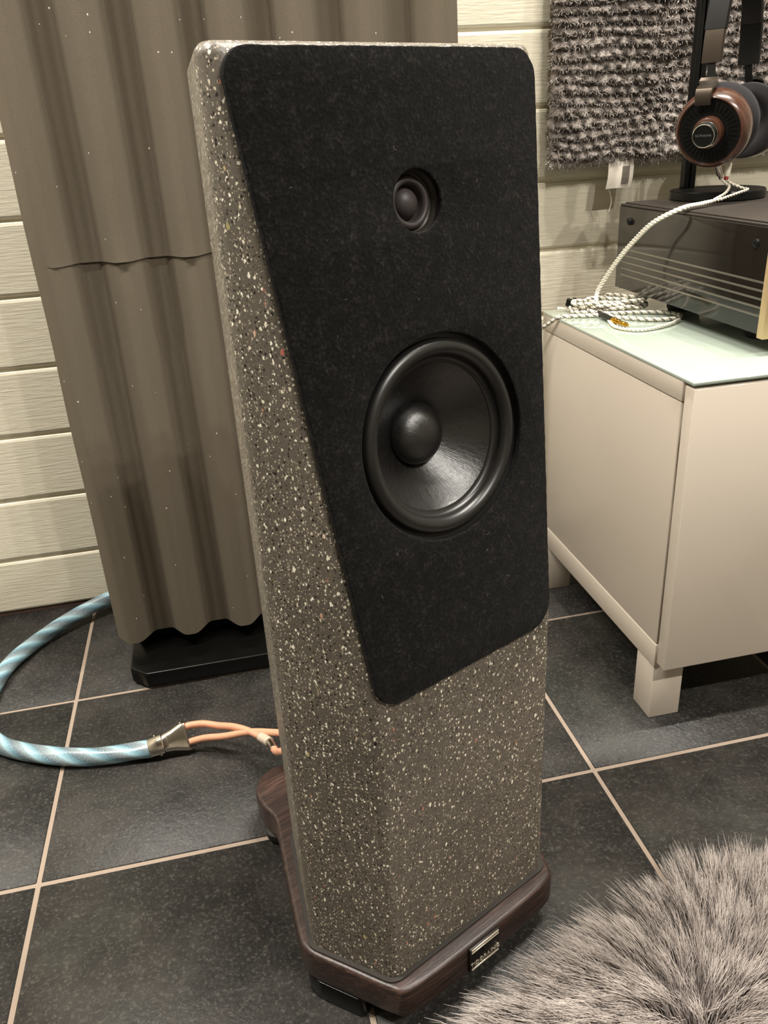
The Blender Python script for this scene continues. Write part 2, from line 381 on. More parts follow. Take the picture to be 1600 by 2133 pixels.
# ------------------------------------------------------------------ the setting
XL, XR, YB, YF, ZC = -1.9, 2.3, 1.3377, -2.4, 2.4
TX, TY, TW, TH, GR = -.279, .717, .331, .335, .0052
floor = struct(link('floor', box_me((XR-XL, YB+.03-YF, .03), 0), M['grout'], None, Matrix.Translation(((XL+XR)/2, (YB+.03+YF)/2, -.0165))))
tile_mesh = box_me((TW-GR, TH-GR, .010), .0012, 1); tile_mesh.materials.append(M['tile'])
inv = floor.matrix_world.inverted() if False else Matrix.Translation(-floor.location)
i0 = int(math.floor((XL-TX)/TW)); j0 = int(math.floor((YF-TY)/TH))
cut = {}
for i in range(i0, int(math.ceil((XR-TX)/TW))):
    for j in range(j0, int(math.ceil((YB-TY)/TH))):
        x0, x1 = max(TX+i*TW+GR/2, XL), min(TX+(i+1)*TW-GR/2, XR); y0, y1 = max(TY+j*TH+GR/2, YF), min(TY+(j+1)*TH-GR/2, YB+.004)
        if x1-x0 < .01 or y1-y0 < .01: continue
        full = x1-x0 > TW-GR-.001 and y1-y0 > TH-GR-.001
        me = tile_mesh
        if not full:
            key = (round(x1-x0, 4), round(y1-y0, 4))
            if key not in cut: cut[key] = box_me((x1-x0, y1-y0, .010), .0012, 1); cut[key].materials.append(M['tile'])
            me = cut[key]
        t = bpy.data.objects.new('tile', me); C.objects.link(t); t.parent = floor
        t.matrix_local = inv @ Matrix.Translation(((x0+x1)/2, (y0+y1)/2, -.005+rng.uniform(-.0003, .0003)-.0003))

wall = struct(box('wall_back', (XL, YB+.0042, 0), (XR, YB+.08, ZC), M['groove'], None, 0))
PP = .1085; pw = PP-.0038
# a plank: flat board with softly rounded long edges
prof = [(0.0060, -pw/2), (.0040, -pw/2), (.0012, -pw/2+.0018), (0, -pw/2+.0052), (0, pw/2-.0052), (.0012, pw/2-.0018), (.0040, pw/2), (.0060, pw/2)]
L2 = (XR-XL)/2-.001
V = [(s*L2, y, z) for s in (-1, 1) for y, z in prof]; k = len(prof)
F = [(i, i+1, k+i+1, k+i) for i in range(k-1)]+[tuple(range(k))[::-1], tuple(range(k, 2*k))]
plank_mesh = mesh('plank', V, F); smooth_by_angle(plank_mesh, 12); plank_mesh.materials.append(M['plank'])
winv = Matrix.Translation(-wall.location)
zb = .104-PP
kz = 0
while zb+PP*kz+pw/2 < ZC:
    z0 = zb+PP*kz
    lo = max(z0+.0019, .007); hi = min(z0+PP-.0019, ZC)
    p = bpy.data.objects.new('plank', plank_mesh); C.objects.link(p); p.parent = wall
    p.matrix_local = winv @ Matrix.Translation(((XL+XR)/2, YB, (lo+hi)/2)) @ Matrix.Diagonal((1, 1, (hi-lo)/pw, 1)); kz += 1
struct(box('plank_gap_1', (XL, YB+.002, 0), (XR, YB+.0041, .0068), M['dust'], None, 0))  # dark brown strip standing in for the dusty dark gap below the planks
struct(box('wall_left', (XL-.06, YF, 0), (XL, YB+.08, ZC), M['paint'], None, 0))
struct(box('wall_right', (XR, YF, 0), (XR+.06, YB+.08, ZC), M['paint'], None, 0))
struct(box('wall_front', (XL, YF-.06, 0), (XR, YF, ZC), M['paint'], None, 0))
struct(box('ceiling', (XL-.06, YF-.06, ZC), (XR+.06, YB+.08, ZC+.05), M['ceiling'], None, 0))

# ------------------------------------------------------------------ terrazzo loudspeaker
TH_S = math.radians(25.714)
spk = thing('floor_speaker', 'tall terrazzo floor-standing loudspeaker with a black felt front on a dark wooden plinth', 'speaker', (.1576, .507, 0), TH_S)
TILT = math.radians(8.27); Z0 = .0615; ZT = .7850; ZF = .355
hwF, hwM, hwR, wM, wR = .0945, .1300, .0740, .0752, .200
CH = (hwM-hwF)/wM
def body_mesh():
    wt = (ZT-ZF)*math.tan(TILT)
    pts = []
    for s in (-1, 1):
        pts += [(s*hwF, 0, Z0), (s*hwM, wM, Z0), (s*hwR, wR, Z0), (s*hwF, 0, ZF), (s*(hwF+wt*CH), wt, ZT), (s*hwM, wM, ZT), (s*hwR, wR, ZT)]
    bm = bmesh.new()
    for p in pts: bm.verts.new(p)
    bmesh.ops.convex_hull(bm, input=bm.verts)
    bmesh.ops.dissolve_limit(bm, angle_limit=math.radians(1), verts=bm.verts, edges=bm.edges)
    ed = []
    for e in bm.edges:
        a, b = e.verts[0].co, e.verts[1].co
        if abs(a.z-Z0) < 1e-5 and abs(b.z-Z0) < 1e-5: continue
        if abs(a.z-ZF) < 1e-5 and abs(b.z-ZF) < 1e-5: continue
        ed.append(e)
    bmesh.ops.bevel(bm, geom=ed, offset=.0105, segments=5, profile=.5, affect='EDGES', clamp_overlap=True)
    bmesh.ops.recalc_face_normals(bm, faces=bm.faces)
    me = bpy.data.meshes.new('cabinet_body'); bm.to_mesh(me); bm.free(); return me
MB = Matrix.Translation((0, 0, ZF)) @ Matrix(((1, 0, 0, 0), (0, math.sin(TILT), -math.cos(TILT), 0), (0, math.cos(TILT), math.sin(TILT), 0), (0, 0, 0, 1)))  # baffle frame: x along, y up, z out
DU = .0015; WV, TV = .1805, .3405; WR, TR = .0742, .0198
body = link('cabinet_body', body_mesh(), M['terrazzo'], spk)
for (v, r, d) in ((WV, WR+.001, .075), (TV, TR+.0012, .03)):
    cm = lathe([(0, -d), (r, -d), (r, .02), (0, .02)], 96)
    co = link('cutter', cm, None, spk, MB @ Matrix.Translation((DU, v, 0)))
    md = body.modifiers.new('cut', 'BOOLEAN'); md.operation = 'DIFFERENCE'; md.solver = 'EXACT'; md.object = co
    bpy.context.view_layer.update()
    nm = bpy.data.meshes.new_from_object(body.evaluated_get(bpy.context.evaluated_depsgraph_get()))
    body.modifiers.clear(); body.data = nm; bpy.data.objects.remove(co)
smooth_by_angle(body.data, 30)
body.data.materials.clear(); body.data.materials.append(M['terrazzo'])
# felt
FT = .0042; h0, hs, vt = .0902, .0778, .4310
fo = round_poly([(-h0-DU*0, -.001), (h0, -.001), (h0+hs*vt, vt), (-h0-hs*vt, vt)], [.022, .023, .018, .017], 10)
fo = [Vector((p.x-.0008, p.y)) for p in fo]
# roughen outline a little, like cut felt
dense = []
for i in range(len(fo)):
    a, b = fo[i], fo[(i+1) % len(fo)]; n = max(1, int((b-a).length/.004))
    for q in range(n): dense.append(a.lerp(b, q/n))
fo = [p+Vector((noise.noise(Vector((p.x*300, p.y*300, 1))), noise.noise(Vector((p.x*300, p.y*300, 5)))))*.0005 for p in dense]
felt = link('felt_panel', plate(fo, [circle(DU, WV, WR, 110, True), circle(DU, TV, TR, 72, True)], .0002, FT, .0011, 3, False), M['felt'], spk, MB)
# lint on the felt
lint = []
for q in range(34):
    x, y = rng.uniform(-.1, .1), rng.uniform(.01, .42)
    if abs(x) > h0+hs*y-.01 or math.hypot(x-DU, y-WV) < WR+.006 or math.hypot(x-DU, y-TV) < TR+.006: continue
    a = rng.uniform(0, 2*PI); L = rng.uniform(.0008, .0042); c = rng.uniform(-1, 1)
    P = [(x+L*(t-.5)*math.cos(a)-c*L*.5*(t-.5)**2*math.sin(a)*4, y+L*(t-.5)*math.sin(a)+c*L*.5*(t-.5)**2*math.cos(a)*4, FT+.0002+.0004*math.sin(PI*t)) for t in np.linspace(0, 1, 5)]
    lint.append(tube_me(P, rng.uniform(.00003, .00006), 3))
lo_ = link('lint', join_me(lint), M['lint'], felt); lo_['kind'] = 'stuff'; lo_['label'] = 'pale lint specks and fibres caught on the felt'
# woofer
wf = link('woofer', lathe([(.0700, -.0035), (.0742, -.0032), (.07515, -.0001), (.07515, -.0150), (.0690, -.0150), (.0690, -.0035)], 96, True), M['rubber'], spk, MB @ Matrix.Translation((DU, WV, 0)))
arc = [(.0645+.0062*math.cos(t), -.0030+.0066*math.sin(t)) for t in np.linspace(0, PI, 18)]
link('surround', lathe([(.0712, -.0048)]+arc+[(.0574, -.0055), (.0556, -.0068), (.0540, -.0070), (.0538, -.0078)], 96), M['roll'], wf, smooth=False)
cone = [(.0541, -.0074)]+[(.0541+(.0226-.0541)*t, -.0074-.0262*(t**.92)) for t in np.linspace(.02, 1, 14)]+[(.0224, -.0325)]
link('cone', lathe(cone, 96), M['cone'], wf)
capp = [(.0232*math.cos(t), -.0318+.0152*math.sin(t)) for t in np.linspace(0, PI/2, 14)]
link('dust_cap', lathe([(.0232, -.0345)]+capp, 72), M['cone'], wf)
wf['label'] = 'large black cone driver in the lower part of the felt'
# tweeter
tw = link('tweeter', lathe([(.0172, -.0072), (.0188, -.0060), (.0192, -.0040), (.0196, -.0034), (.02095, -.0001), (.02095, -.0120), (.0172, -.0120)], 72, True), M['ringm'], spk, MB @ Matrix.Translation((DU, TV, 0)))
tw['label'] = 'small dome driver in the upper part of the felt'
arc = [(.0144+.0027*math.cos(t), -.0072+.0036*math.sin(t)) for t in np.linspace(-.5, PI, 14)]
link('surround', lathe(arc+[(.0112, -.0105), (.0104, -.0118)], 72), M['dome'], tw)
link('dome', lathe([(.0108, -.0122), (.0101, -.0110)]+[(.0098*math.cos(t), -.0110+.0080*math.sin(t)) for t in np.linspace(0, PI/2, 12)], 64), M['dome'], tw)
# plinth with rounded rim and two rear ears
half = [(.000, -.0185), (.060, -.0175), (.0915, -.0135), (.1020, -.002), (.1215, .0385), (.1345, .066), (.1375, .080), (.1345, .094), (.111, .152), (.087, .208), (.0785, .228), (.0765, .243), (.0775, .258), (.073, .281), (.062, .295), (.050, .302), (.036, .303), (.020, .296), (.008, .284), (.0, .281)]
outl = spline([(x, y, 0) for x, y in half], .003)
right = [Vector((p[0], p[1])) for p in outl]
ring = right+[Vector((-p.x, p.y)) for p in reversed(right[1:-1])]
link('plinth', plate(ring, [], .0245, .060, .0042, 4), M['wenge'], spk)
gk = [(hwF, 0), (hwM, wM), (hwR, wR), (-hwR, wR), (-hwM, wM), (-hwF, 0)]
gk = offset_loop(round_poly(gk, .012, 6), -.0040)
link('groove_band', plate(gk, [], .0598, .0622, .0006, 2), M['groove_band'], spk)  # added dark band in place of the shadowed groove round the concrete
foot = lathe([(0, 0), (.017, 0), (.019, .003), (.019, .012), (.012, .015), (.009, .0245), (0, .0245)], 40)
for fx, fy in ((-.0555, .262), (.0555, .262)):
    f = bpy.data.objects.new('foot', foot); C.objects.link(f); f.parent = spk; f.location = (fx, fy, 0)
foot.materials.append(M['rubber'])
fl = [(-.1300, .0930), (-.1365, .0780), (-.1335, .0640), (-.1140, .0235), (-.0820, .0360), (-.0960, .0960)]
for s in (1, -1):
    pts = [(x*s, y) for x, y in fl]; pts = pts if s > 0 else pts[::-1]
    link('foot', plate(round_poly(pts, .006, 5), [], 0, .0245, .0012, 2), M['base'], spk)
# badge on the plinth front
MBd = Matrix.Translation((-.004, -.0180, .0430)) @ Matrix.Rotation(PI/2, 4, 'X')
bd = link('badge', plate(round_poly([(-.0195, -.0148), (.0195, -.0148), (.0195, .0148), (-.0195, .0148)], .0016, 4), [], -.001, .0026, .0006, 2), M['badge'], spk, MBd)
bd['label'] = 'small dark metal maker plate with bright raised lettering'
for y0_, y1_ in ((.0118, .0140), (.0088, .0104), (-.0138, -.0116)):
    link('rule', box_me((.0345, y1_-y0_, .0010), .0003, 1), M['letter'], bd, Matrix.Translation((0, (y0_+y1_)/2, .0029)))
link('lettering', text_me('TIDORAINC', .0068, .0004), M['letter'], bd, Matrix.Translation((0, -.0072, .0028)))
link('lettering', text_me('VA', .0052, .0003), M['badge'], bd, Matrix.Translation((-.0040, .0040, .0028)))
# rear terminals
tp = link('terminal_plate', box_me((.08, .004, .05), .001, 1), M['black'], spk, Matrix.Translation((0, wR+.002, .105)))
for s in (-1, 1):
    link('binding_post', lathe([(0, 0), (.006, 0), (.006, .016), (.0045, .018), (0, .018)], 24), M['gold'], tp, Matrix.Translation((s*.02, .002, 0)) @ Matrix.Rotation(-PI/2, 4, 'X'))

# ------------------------------------------------------------------ ribbed foam panel on its base
fp = thing('foam_panel', 'tall grey-brown ribbed foam panel on a black base against the plank wall', 'acoustic panel', (.066, 1.12, 0))
fx0, fx1, fz0, fz1 = -.2136, .3450, .0515, 1.28
valley = [-.145, -.061, .0205, .0985, .181, .2655]
def foam_y(x):
    # rounded ribs with narrow flat valleys
    ed = [fx0-.016]+valley+[fx1+.016]
    for a, b in zip(ed[:-1], ed[1:]):
        if a <= x <= b:
            q = abs(2*(x-a)/(b-a)-1)
            return 1.129-.030*(.5+.5*math.cos(PI*min(1, max(0, (q-.10)/.64))))**.78
    return 1.126
xs = np.linspace(fx0, fx1, 220)
zs = [fz0, fz0+.004]+list(np.linspace(.08, .5985, 26))+[.6022, .6036, .6040, .6044, .6060, .61]+list(np.linspace(.63, fz1, 26))
V = []; F = []
for z in zs:
    for x in xs:
        y = foam_y(x); k_ = min(1, max(0, (x+.192)/.03)); d = 0
        if z <= .6037: d = .0022*k_*math.exp(-(.6037-z)/.06)
        if z == .6040: d = .0065*k_
        if z >= .6043: d = -.0012*k_*math.exp(-(z-.6043)/.02)
        y += d+.0012*noise.noise(Vector((x*7, z*5, 3)))
        zz = z
        V.append((x-.066+.0015*noise.noise(Vector((z*6, 2, x*2))), y-1.12, zz))
nx, nz = len(xs), len(zs)
for j in range(nz-1):
    for i in range(nx-1): F.append((j*nx+i, j*nx+i+1, (j+1)*nx+i+1, (j+1)*nx+i))
b0 = len(V); yb_ = 1.142-1.12
for z in zs: V += [(fx0-.066, yb_, z), (fx1-.066, yb_, z)]
for j in range(nz-1):
    F.append((b0+2*j, j*nx, (j+1)*nx, b0+2*j+2)); F.append((j*nx+nx-1, b0+2*j+1, b0+2*j+3, (j+1)*nx+nx-1)); F.append((b0+2*j+1, b0+2*j, b0+2*j+2, b0+2*j+3))
F.append(tuple([b0, b0+1]+list(range(nx-1, -1, -1)))); F.append(tuple([b0+2*nz-1, b0+2*nz-2]+list(range((nz-1)*nx, nz*nx))))
me = mesh('foam', V, F); smooth_by_angle(me, 50); link('foam_sheet', me, M['foam'], fp)
bl = [(-.197, 1.069), (-.172, 1.0465), (.312, 1.0465), (.337, 1.069), (.337, 1.285), (-.197, 1.285)]
bl = round_poly([(x-.066, y-1.12) for x, y in bl], .004, 3)
link('base', plate(bl, [], .004, .0285, .0022, 3), M['base'], fp)
for fx, fy in ((-.15, 1.075), (.29, 1.075), (-.15, 1.26), (.29, 1.26)):
    link('foot', lathe([(0, 0), (.012, 0), (.012, .0045), (0, .0045)], 24), M['rubber'], fp, Matrix.Translation((fx-.066, fy-1.12, 0)))
box('back_board', (-.190-.066, .0225, .0285), (.325-.066, .05, 1.30), M['base'], fp, .003)

# ------------------------------------------------------------------ white cabinet
CX, CY0, CY1, CZB, CZT, CX1 = .494, .786, 1.186, .0835, .4670, 1.694
cab = thing('sideboard', 'low glossy white sideboard cabinet on square legs under the amplifier', 'cabinet', (CX, CY0, 0))
def cb(name, lo, hi, mat, bev=.0012, par=None): return box(name, (lo[0]-CX, lo[1]-CY0, lo[2]), (hi[0]-CX, hi[1]-CY0, hi[2]), mat, par or cab, bev)
cb('top_panel', (CX, CY0, .4434), (CX1, CY1, CZT), M['cabside'])
cb('bottom_panel', (CX, CY0, CZB), (CX1, CY1, .1185), M['cabside'])
cb('side_panel', (CX+.0006, CY0+.0006, .1193), (CX+.018, CY1, .4426), M['cabside'], .0015)
cb('side_panel', (CX1-.018, CY0+.0006, .1193), (CX1-.0006, CY1, .4426), M['cabside'], .0015)
cb('back_panel', (CX+.018, CY1-.006, .1193), (CX1-.018, CY1-.001, .4426), M['cabside'], .0005)
for k_ in range(2):
    x0 = CX+.0015+k_*.6; d = cb('door', (x0, CY0-.0215, .0925), (x0+.597, CY0-.0025, .4635), M['cabinet'], .0014)
for x in (CX+.001, CX1-.045):
    for y in (CY0+.001, CY1-.045): cb('leg', (x, y, 0), (x+.0435, y+.0435, CZB), M['cabside'], .001)
cb('glass_top', (CX-.0005, CY0-.0215, CZT), (CX1+.0005, CY1, .4712), [M['glass']], .0009)
ZCAB = .4712

# ------------------------------------------------------------------ amplifier
AX0, AX1, AY0, AY1, AZ0, AZ1 = .6176, 1.052, .8385, 1.200, .4950, .6190
amp = thing('amplifier', 'wide black amplifier with a champagne front plate standing on the white sideboard', 'amplifier', (AX0, AY0, ZCAB))
def ab(name, lo, hi, mat, bev=.001, par=None): return box(name, (lo[0]-AX0, lo[1]-AY0, lo[2]-ZCAB), (hi[0]-AX0, hi[1]-AY0, hi[2]-ZCAB), mat, par or amp, bev)
ab('casing', (AX0, AY0, AZ0), (AX1, AY1, AZ1-.0050), M['amp'], .0012)
ab('top_cover', (AX0+.0012, AY0, AZ1-.0050), (AX1-.0012, AY1, AZ1-.0022), M['amptop'], .0008)
ab('top_cover', (AX0+.006, AY0+.001, AZ1-.0022), (AX1-.006, AY1-.006, AZ1), M['amptop'], .0008)
ab('faceplate', (AX0-.0025, AY0-.0115, AZ0-.0035), (AX1+.0025, AY0-.0002, AZ1+.001), M['champagne'], .0012)
ab('rear_panel', (AX0+.010, AY1, AZ0-.004), (AX1-.010, AY1+.004, AZ1-.014), M['black'], .0005)
for z in (.5539, .5445, .5351, .5256, .5162): ab('trim_strip', (AX0-.0005, AY0, z-.0012), (AX0+.001, AY0+.345, z+.0012), M['steel'], .0003)
screw = lathe([(0, .0022), (.0018, .0022), (.0024, .0030), (.0046, .0022), (.0056, .0), (0, -.001)], 28); screw.materials.append(M['matt'])
for y, z in ((1.166, .5942), (.8628, .5950)):
    s_ = bpy.data.objects.new('screw', screw); C.objects.link(s_); s_.parent = amp; s_.matrix_local = Matrix.Translation((-.0002, y-AY0, z-ZCAB)) @ Matrix.Rotation(-PI/2, 4, 'Y')
ft = lathe([(0, 0), (.020, 0), (.022, .003), (.022, .0238), (0, .0238)], 40); ft.materials.append(M['rubber'])
for x in (AX0+.062, AX1-.06):
    for y in (AY0+.075, 1.105):
        s_ = bpy.data.objects.new('foot', ft); C.objects.link(s_); s_.parent = amp; s_.location = (x-AX0, y-AY0, 0)

# ------------------------------------------------------------------ headphone stand
ZA = AZ1
st = thing('headphone_stand', 'black headphone stand with a round base and twin uprights on the amplifier', 'stand', (.743, 1.146, ZA))
link('base', lathe([(0, 0), (.064, 0), (.066, .0015), (.066, .0115), (.0645, .013), (0, .013)], 80), M['black'], st)
for dx in (-.0170, -.0065): box('upright', (dx-.0150, .0375, .013), (dx-.0070, .0505, .345), M['black'], st, .0012)
box('hook_arm', (-.033, -.035, .318), (-.011, .056, .330), M['black'], st, .004)

# ------------------------------------------------------------------ headphones
av = Vector((.777, .630, 0)).normalized(); pv = Vector((av.y, -av.x, 0)); HC = Vector((.735, 1.145, 0))
hp = thing('headphones', 'over-ear headphones with reddish wooden cups hanging on the black stand', 'headphones', (HC.x, HC.y, ZA+.03))
hinv = Matrix.Translation(-Vector((HC.x, HC.y, ZA+.03)))
def hpt(s, p, z): v = HC+av*s+pv*p; return Vector((v.x, v.y, z))
def cup_matrix(center, inward):
    zax = -Vector(inward).normalized(); xax = Vector((0, 0, 1)).cross(zax).normalized(); yax = zax.cross(xax)
    return hinv @ Matrix(((xax.x, yax.x, zax.x, center.x), (xax.y, yax.y, zax.y, center.y), (xax.z, yax.z, zax.z, center.z), (0, 0, 0, 1)))
def make_cup(center, inward, detail):
    Mx = cup_matrix(center, inward)   # local z = outwards
    ringp = [(.0408, .001), (.0418, .0022), (.0432, .0014), (.0462, -.0035), (.0482, -.011), (.0486, -.019), (.0474, -.027), (.0452, -.031), (.037, -.031), (.037, -.004)]
    cup = link('ear_cup', lathe(ringp, 72, True), M['walnut'], hp, Mx); cup['label'] = 'reddish-brown wooden ear cup'
    link('cover_disc', lathe([(0, -.0005), (.0398, -.0005), (.0408, .0004), (.0410, -.003), (0, -.003)], 64), M['matt'], cup)
    link('rim', lathe([(.0408+.0007*math.cos(t), .0006+.0008*math.sin(t)) for t in np.linspace(0, 2*PI, 9)[:-1]], 72, True), M['gun'], cup)
    link('ear_pad', lathe([(.020, -.031), (.046, -.0312), (.0492, -.036), (.0500, -.045), (.0480, -.053), (.040, -.0565), (.030, -.054), (.024, -.046), (.020, -.040)], 64, True), M['pad'], cup)
    if detail:
        ticks = []
        for q in range(36):
            a = 2*PI*q/36; bm_ = box_me((.0105, .0007, .0008), 0)
            bm_.transform(Matrix.Rotation(a, 4, 'Z') @ Matrix.Translation((.0305, 0, .0001))); ticks.append(bm_)
        me = join_me(ticks); me.polygons.foreach_set('use_smooth', [False]*len(me.polygons)); link('vent_ribs', me, M['black'], cup)
        link('wood_hub', lathe([(.0125, -.001), (.0195, -.001), (.0198, .004), (.0188, .0085), (.0165, .0100), (.0125, .0100)], 56, True), M['walnut'], cup)
        hub = link('hub_cap', lathe([(0, .0205), (.0138, .0205), (.0150, .0190), (.0150, .0060), (0, .0060)], 56), M['matt'], cup)
        for rr, hh in ((.0141, .0208), (.0153, .0125)):
            link('ring', lathe([(rr+.0006*math.cos(t), hh+.0006*math.sin(t)) for t in np.linspace(0, 2*PI, 9)[:-1]], 64, True), M['chrome'], hub)
        link('lettering', text_me('ULTRASONE', .0037, .0001), M['print'], hub, Matrix.Translation((0, .0005, .0207)))
    return cup
inw = Vector((av.x*.97-.0, av.y*.97, .22)).normalized()
near_c = Vector((.6690, 1.0650, .7105))
make_cup(near_c, inw, True)
far_c = hpt(.100, .018, .716)
make_cup(far_c, Vector((-av.x, -av.y, .08)), False)
def band_pt(t, z0=.79, zt=.925, half=.0765, p=.006):
    a = PI*t; return hpt(-half*math.cos(a), p, z0+(zt-z0)*math.sin(a))
def strap_me(P, width, thick):
    """flat ribbon along P: wide along pv, thin across"""
    P = [Vector(p) for p in P]; V = []; F = []; n = len(P); q = [(-1, -1), (-.86, -1), (.86, -1), (1, -1), (1, 1), (.86, 1), (-.86, 1), (-1, 1)]
    q = [(-1, -.4), (-.9, -1), (.9, -1), (1, -.4), (1, .4), (.9, 1), (-.9, 1), (-1, .4)]
    for i in range(n):
        t = (P[min(i+1, n-1)]-P[max(i-1, 0)]).normalized(); nn = t.cross(pv).normalized(); ww = width[i] if hasattr(width, '__len__') else width
        V += [tuple(P[i]+pv*ww/2*a+nn*thick/2*b) for a, b in q]
    k = 8
    for i in range(n-1):
        for j in range(k): F.append((i*k+j, i*k+(j+1) % k, (i+1)*k+(j+1) % k, (i+1)*k+j))
    F.append(tuple(range(k))[::-1]); F.append(tuple((n-1)*k+j for j in range(k)))
    me = mesh('strap', V, F); me.transform(hinv); smooth_by_angle(me, 40); return me
link('headband', strap_me([band_pt(t) for t in np.linspace(.095, .87, 40)], .0285, .009), M['strap'], hp)
link('band_end', strap_me([band_pt(t) for t in np.linspace(0.005, .105, 10)], .0262, .0075), M['gun'], hp)
be = link('band_end', strap_me([band_pt(t) for t in np.linspace(.86, .995, 10)], .0300, .0075), M['black'], hp)
for s, pz in ((-1, .012), (1, .012)):
    link('slider', strap_me([hpt(s*.0765, .006, .795), hpt(s*.078, .008, .775), hpt(s*.080, .011, .762)], .0105, .0022), M['black'], hp)
# yokes gripping the top of each cup
cupw = hinv.inverted() @ cup_matrix(near_c, inw)
yk = [hpt(-.0785, .006, .7745), hpt(-.081, .005, .770)]+[cupw @ Vector(p) for p in ((-.0075, .0535, -.0170), (-.0075, .0530, -.0080), (-.0075, .0512, .0010), (-.0075, .0455, .0048), (-.0075, .0340, .0046))]
link('yoke', strap_me(yk, [.024, .0240, .0240, .0235, .0225, .021, .020], .0038), M['gun'], hp)
link('yoke', strap_me([hpt(.078, .008, .775), hpt(.098, .011, .772), hpt(.107, .014, .760), hpt(.108, .016, .745)], .024, .004), M['black'], hp)
# marks printed on the far band end, facing the camera
mk0 = hpt(.0765-.0044, .006, .806)
def mark(me, du, dz):
    # x axis runs along pv reversed (camera right), y up, z towards the near side
    z_ = -av; x_ = Vector((0, 0, 1)).cross(z_).normalized(); c = mk0+x_*du+Vector((0, 0, dz))
    return link('marking', me, M['print'], be, hinv @ Matrix(((x_.x, 0, z_.x, c.x), (x_.y, 0, z_.y, c.y), (x_.z, 1, z_.z, c.z), (0, 0, 0, 1))))
mark(text_me('CE', .0052, .0001), -.006, .028); mark(box_me((.0055, .0006, .0003), 0), .0055, .0255); mark(box_me((.0040, .0045, .0003), 0), .0055, .0290)

for q in range(4): mark(box_me((.0014, .0009, .0003), 0), -.0075+.0028*q, .0185+.0003*q)
mark(box_me((.0034, .0058, .0003), .0008, 1), .0075, .0195)
mark(lathe([(.0030+.0002*math.cos(t), .0002*math.sin(t)) for t in np.linspace(0, 2*PI, 7)[:-1]], 32, True), 0, .008); mark(text_me('R', .0040, .0001), 0, .008)

# ------------------------------------------------------------------ braided headphone cable
hc = thing('headphone_cable', 'white braided headphone cable looping from the cups down to a coil on the cabinet', 'cable', (.56, 1.10, ZCAB))
cinv = Matrix.Translation(-Vector((.56, 1.10, ZCAB)))
def braid(name, P, strands=2, r=.0016, hr=.0016, pitch=.013, mats=('white', 'silverw')):
    P = spline(P, .0015)
    for k_ in range(strands):
        me = tube_me(helix_path(P, hr, pitch, 2*PI*k_/strands), r, 6); me.transform(cinv)
        link(name, me, M[mats[k_ % len(mats)]], hc)
D1 = [(.7205, 1.093, .6480), (.728, 1.09, .6420), (.740, 1.082, .6360), (.7420, 1.072, .6345), (.722, 1.062, .6320), (.6926, 1.052, .6275)]
D2 = [(.7130, 1.094, .6490), (.719, 1.088, .6420), (.7150, 1.075, .6395), (.700, 1.060, .6330), (.6780, 1.050, .6270)]
main = [(.6926, 1.052, .6270), (.6513, 1.040, .6245), (.6120, 1.022, .6228), (.5900, 1.050, .6051), (.585, 1.0895, .5781), (.580, 1.1187, .5524), (.575, 1.147, .5219), (.569, 1.160, .4990), (.562, 1.150, .4860)]
main2 = [(.6780, 1.050, .6255)]+[(x+.0005, y-.0042, z-.0008) for x, y, z in main[1:]]
braid('strand', D1, 2, .0011, .0010, .011, ('white', 'white')); braid('strand', D2, 2, .0011, .0010, .011, ('white', 'white'))
braid('strand', main, 2, .0013, .0011, .012, ('white', 'white')); braid('strand', main2, 2, .0013, .0011, .012, ('white', 'white'))
# coil lying on the glass
def loop(cx, cy, rx, ry, rot, z0, turns, ph=0, wob=.006, n=16):
    out = []
    for q in range(int(n*turns)+1):
        a = ph+2*PI*q/n; x, y = rx*(1+.05*math.sin(2.3*a))*math.cos(a), ry*(1+.06*math.cos(1.7*a))*math.sin(a)
        out.append((cx+x*math.cos(rot)-y*math.sin(rot)+wob*math.sin(1.31*q), cy+x*math.sin(rot)+y*math.cos(rot)+wob*math.cos(1.7*q), z0+.0038*(q/n)+.0012*math.sin(2.1*q)))
    return out
ZB_ = ZCAB+.0034
braid('strand', loop(.578, 1.136, .052, .024, -.25, ZB_, 4.2, .4, .004), 3, .0014, .0016, .011, ('white', 'silverw', 'white'))
braid('strand', [(.562, 1.150, .4860), (.545, 1.135, .4830), (.540, 1.120, .4790), (.556, 1.105, ZB_+.002), (.600, 1.100, ZB_), (.636, 1.082, ZB_), (.647, 1.056, ZB_), (.634, 1.040, ZB_), (.600, 1.046, ZB_), (.570, 1.074, ZB_), (.550, 1.100, ZB_+.001), (.528, 1.112, ZB_), (.506, 1.118, ZB_), (.4925, 1.123, ZB_-.001), (.4855, 1.140, .4625), (.4805, 1.160, .4500), (.476, 1.185, .434), (.474, 1.215, .400), (.476, 1.235, .36)], 3, .0014, .0016, .011, ('white', 'silverw', 'white'))
braid('strand', [(.508, 1.165, ZB_+.003), (.525, 1.160, ZB_), (.55, 1.1, ZB_), (.535, 1.030, ZB_-.0002), (.556, .9985, ZB_-.0005), (.60, 1.008, ZB_), (.632, 1.03, ZB_)], 2, .0012, .0013, .011, ('white', 'white'))
def stick(name, a, b, prof, mat, n=28):
    a, b = Vector(a), Vector(b); z_ = (b-a).normalized(); L = (b-a).length; me = lathe([(r, h*L) for r, h in prof], n)
    return link(name, me, mat, hc, cinv @ Matrix.Translation(a) @ z_.to_track_quat('Z', 'Y').to_matrix().to_4x4())
stick('plug_barrel', (.5490, 1.1200, .4765), (.5456, 1.0600, .4765), [(0, 0), (.0034, 0), (.0038, .05), (.0042, .5), (.0042, 1), (0, 1)], M['black'])
